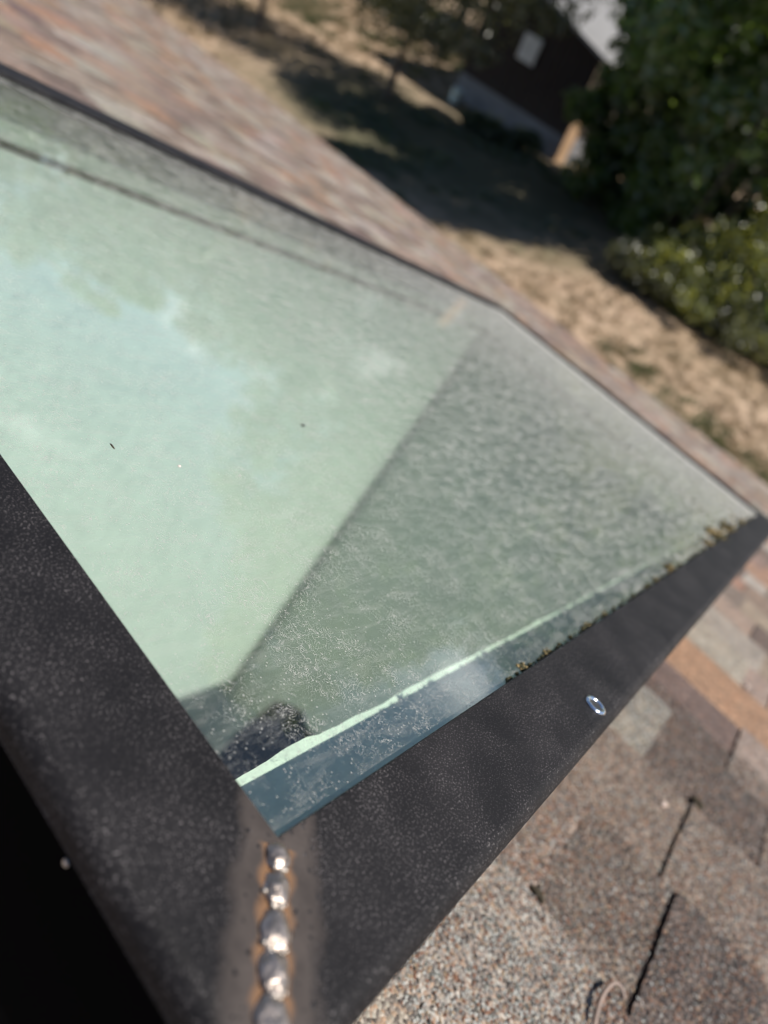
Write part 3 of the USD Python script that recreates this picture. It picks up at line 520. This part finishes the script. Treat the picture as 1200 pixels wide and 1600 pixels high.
# ------------------------------------------------------------------ trees
def leaves(centres, radii, per, size, g_, squash=0.8):
    n = len(centres)*per; c = np.repeat(centres, per, 0); r = np.repeat(radii, per)
    d = g_.normal(size=(n, 3)); d /= np.linalg.norm(d, axis=1, keepdims=True)
    p = c + d*(r*g_.random(n)**0.45)[:, None]*[1, 1, squash]
    a = g_.normal(size=(n, 3)); a /= np.linalg.norm(a, axis=1, keepdims=True); b = np.cross(a, g_.normal(size=(n, 3))); b /= np.linalg.norm(b, axis=1, keepdims=True)
    s = size*g_.uniform(0.6, 1.4, n)[:, None]; nn = np.cross(a, b)
    v = np.stack([p - a*s, p + b*s*0.45 + nn*s*0.15, p + a*s, p - b*s*0.45 + nn*s*0.15], 1).reshape(-1, 3)
    i = np.arange(n)*4; f = np.vstack([np.stack([i, i+1, i+2], 1), np.stack([i, i+2, i+3], 1)])
    return v, f
def tree(name, label, category, at, height, radius, low, clumps, per, size, material, seed, group, trunk_r=0.16, lean=(0, 0), clump_r=0.22):
    g_ = np.random.default_rng(seed); t = thing(name, label, category, group, at=(at[0], at[1], float(ground_height(np.array(at[0]*1.0), np.array(at[1]*1.0)))))
    mid, half = (height+low)/2, (height-low)/2
    d = g_.normal(size=(clumps, 3)); d /= np.linalg.norm(d, axis=1, keepdims=True); rr = g_.uniform(0.25, 1.0, clumps)**0.5
    wide = 1 + 0.3*np.sin(2*np.arctan2(d[:, 1], d[:, 0]) + seed)
    c = np.stack([d[:, 0]*rr*radius*wide, d[:, 1]*rr*radius*wide, mid + d[:, 2]*rr*half], 1); c[:, 0] += lean[0]*c[:, 2]; c[:, 1] += lean[1]*c[:, 2]
    cr = radius*clump_r*g_.uniform(0.6, 1.5, clumps); c[:, 2] = np.maximum(c[:, 2], cr*0.5)
    v, f = leaves(c, cr, per, size, g_)
    part('crown', trimesh.Trimesh(v, f, process=False), material, t)
    th_ = height*0.8; zs = np.linspace(-0.3, th_, 12)
    tr = [tube(np.c_[lean[0]*zs + 0.05*np.sin(zs*1.3+seed), lean[1]*zs + 0.05*np.cos(zs*1.1), zs], trunk_r*np.linspace(1.15, 0.25, 12), 9)]
    part('trunk', tr[0], 'bark', t, smooth=True)
    for k in g_.choice(clumps, min(9, clumps), replace=False):
        z0 = min(c[k, 2]*0.65, th_*0.9); a = np.array([lean[0]*z0, lean[1]*z0, z0]); mm = (a + c[k])/2 + [0, 0, 0.1*radius]
        part('limb', tube(spline([a, mm, c[k]], 8), trunk_r*np.linspace(0.45, 0.12, 8), 6), 'bark', t, smooth=True)
    return t
GR = 'trees at the edge of the yard'
tree('leafy_tree', 'tallest dark green tree right of the shed, at the lawn edge', 'tree', (17.4, 6.1), 13.0, 2.85, -0.6, 190, 170, 0.12, 'leaf_green', 1, GR, 0.2)
tree('leafy_tree', 'added leaning tree, its unseen crown shading the lawn in front of the tallest tree', 'tree', (15.6, 5.1), 8.4, 1.8, 4.9, 90, 150, 0.11, 'leaf_green', 21, GR, 0.03, lean=(-0.16, -0.08), clump_r=0.3)  # added tree: its crown stays out of view and shades the lawn
tree('leafy_tree', 'dark green tree at the right picture edge beside the lawn', 'tree', (20.3, 2.6), 7.2, 3.4, -0.3, 220, 160, 0.12, 'leaf_dark', 2, GR, 0.18)
tree('leafy_tree', 'green tree hiding the right side of the shed', 'tree', (18.4, 7.75), 7.6, 1.75, -0.9, 190, 160, 0.11, 'leaf_green', 3, GR, 0.15)
tree('leafy_tree', 'thin sparse olive tree in front of the left end of the shed', 'tree', (15.2, 13.2), 6.2, 2.9, 0.9, 130, 90, 0.085, 'leaf_olive', 4, GR, 0.09)
tree('leafy_tree', 'thin bare-branched olive sapling left of the shed, nearer the house', 'tree', (13.6, 16.6), 5.2, 2.2, 1.2, 80, 80, 0.085, 'leaf_olive', 14, GR, 0.07)
tree('leafy_tree', 'tall dark tree behind the shed', 'tree', (29.5, 15.5), 13.5, 4.2, 1.0, 120, 130, 0.15, 'leaf_dark', 5, GR, 0.25)
tree('leafy_tree', 'dark tree behind and left of the shed', 'tree', (28.0, 22.0), 6.0, 3.4, 0.8, 110, 120, 0.15, 'leaf_dark', 6, GR, 0.2)
tree('leafy_tree', 'olive tree far left beyond the lawn', 'tree', (19.5, 27.0), 10.2, 3.8, 1.0, 100, 120, 0.14, 'leaf_olive', 7, GR, 0.18)
tree('leafy_tree', 'rounded green tree between the two left hand trees far beyond the lawn', 'tree', (24.3, 26.9), 9.6, 2.4, 0.8, 100, 120, 0.14, 'leaf_green', 17, GR, 0.18)
tree('leafy_tree', 'green tree far right behind the lawn edge trees', 'tree', (26.5, 2.5), 7.6, 3.6, 0.6, 110, 120, 0.15, 'leaf_green', 8, GR, 0.2)
tree('leafy_tree', 'dark far tree between the shed and the right hand trees', 'tree', (34.5, 9.5), 8.0, 4.2, 0.6, 110, 120, 0.17, 'leaf_dark', 9, GR, 0.2)
tree('leafy_tree', 'tree at the far left edge of the yard', 'tree', (10.5, 21.5), 6.4, 2.8, 1.5, 90, 150, 0.13, 'leaf_green', 10, GR, 0.16)
GS = 'shrubs at the foot of the trees'
for i, (x, y, h, r, mt, lab) in enumerate([
        (14.9, 4.5, 1.5, 0.85, 'leaf_yellow', 'yellow green shrub at the tip of the tree line on the lawn'),
        (15.2, 3.2, 2.0, 1.0, 'leaf_yellow', 'tall yellow shrub at the lawn edge, second from the tip'),
        (15.7, 2.0, 1.7, 1.05, 'leaf_green', 'green shrub at the lawn edge by the right picture edge'),
        (16.0, 3.6, 3.3, 1.2, 'leaf_yellow', 'bigger yellow green shrub behind the lawn edge shrubs'),
        (16.9, 2.2, 3.6, 1.4, 'leaf_green', 'green bush under the right hand trees'),
        (16.6, 0.6, 2.3, 1.3, 'leaf_yellow', 'yellow green bush under the trees at the right picture edge'),
        (16.2, 4.7, 4.2, 1.1, 'leaf_green', 'tall loose green shrub rising behind the tip of the tree line'),
        (16.9, 3.0, 4.6, 1.3, 'leaf_yellow', 'tallest yellow green shrub under the right hand trees'),
        (17.2, 1.2, 4.4, 1.4, 'leaf_green', 'tall green shrub at the far right under the trees'),
        (14.2, 4.9, 0.7, 0.6, 'leaf_olive', 'low olive weeds at the very tip of the tree line'),
        (14.4, 3.9, 0.8, 0.7, 'leaf_yellow', 'low yellow weeds on the lawn before the first shrub'),
        (14.7, 2.7, 0.9, 0.8, 'leaf_olive', 'low olive weeds on the lawn before the second shrub'),
        (15.2, 1.4, 0.8, 0.8, 'leaf_yellow', 'low yellow weeds by the right picture edge'),
        (17.9, 10.9, 0.5, 0.45, 'grass_green', 'low green weeds at the right foot of the shed plinth'),
        (17.3, 11.7, 0.4, 0.5, 'grass_green', 'low green weeds in front of the shed plinth')]):
    tree('shrub', lab, 'shrub', (x, y), h, r, 0.02, 26, 90, 0.06, mt, 40+i, GS, 0.03, clump_r=0.38)
# far wood closing the horizon
g_ = np.random.default_rng(77); cs, rs = [], []
for k in range(620):
    a = g_.uniform(-0.9, 2.0); d = g_.uniform(52, 75); hmax = 4.6 + 2.2*math.sin(a*3.1) + 1.5*math.sin(a*7.7+1)
    cs.append((d*math.cos(a), d*math.sin(a), g_.uniform(0.3, max(hmax, 2)))); rs.append(g_.uniform(1.2, 2.3))
v, f = leaves(np.array(cs), np.array(rs), 60, 0.42, g_)
wd = usdkit.mesh(stage, '/World/far_wood', trimesh.Trimesh(v, f, process=False), M['leaf_dark']); data(wd.GetPrim(), label='far dark wood closing the horizon behind the yard', category='wood', kind='stuff')

# grass tufts
def tuft(seed, n, h):
    g_ = np.random.default_rng(seed); v, f = [], []
    for i in range(n):
        a = g_.uniform(0, 2*np.pi); b = np.array([g_.normal(0, 0.05), g_.normal(0, 0.05), 0]); d = np.array([math.cos(a), math.sin(a), 0]); s = np.array([-d[1], d[0], 0])*0.006
        hh = h*g_.uniform(0.5, 1.2); k = len(v); v += [b - s, b + s, b + d*hh*0.35 + [0, 0, hh]]; f.append((k, k+1, k+2))
    return trimesh.Trimesh(v, f, process=False)
def scatter(name, label, n, mats, h, keep, seed, smin, smax):
    g_ = np.random.default_rng(seed); x, y = g_.uniform(6, 26, n), g_.uniform(-1.5, 24, n); k = keep(x, y, g_); x, y = x[k], y[k]
    pi = UsdGeom.PointInstancer.Define(stage, '/World/' + name); data(pi.GetPrim(), kind='stuff', label=label, category='grass'); rel = pi.CreatePrototypesRel()
    for i, mt in enumerate(mats):
        rel.AddTarget(usdkit.mesh(stage, f'/World/{name}/tuft_{i:03d}' if i else f'/World/{name}/tuft', tuft(seed+i, 26, h), M[mt]).GetPath())
    pi.CreatePositionsAttr(Vt.Vec3fArray.FromNumpy(np.c_[x, y, ground_height(x, y)-0.005].astype(np.float32))); pi.CreateProtoIndicesAttr(Vt.IntArray.FromNumpy(g_.integers(0, len(mats), len(x)).astype(np.int32)))
    pi.CreateScalesAttr(Vt.Vec3fArray.FromNumpy(np.repeat(g_.uniform(smin, smax, (len(x), 1)), 3, 1).astype(np.float32)))
    aa = g_.uniform(0, np.pi, len(x)); pi.CreateOrientationsAttr(Vt.QuathArray([Gf.Quath(float(math.cos(t)), 0, 0, float(math.sin(t))) for t in aa]))
scatter('dry_grass', 'short dry tan grass of the lawn', 16000, ['grass_dry'], 0.07, lambda x, y, g_: np.hypot(x-14.8, y-10.6) > 4.5 + 2*g_.random(len(x)), 11, 0.6, 1.5)
pn = lambda x, y: meshkit.fbm(np.c_[x*0.9, y*0.9, 0*x], 3, 6)
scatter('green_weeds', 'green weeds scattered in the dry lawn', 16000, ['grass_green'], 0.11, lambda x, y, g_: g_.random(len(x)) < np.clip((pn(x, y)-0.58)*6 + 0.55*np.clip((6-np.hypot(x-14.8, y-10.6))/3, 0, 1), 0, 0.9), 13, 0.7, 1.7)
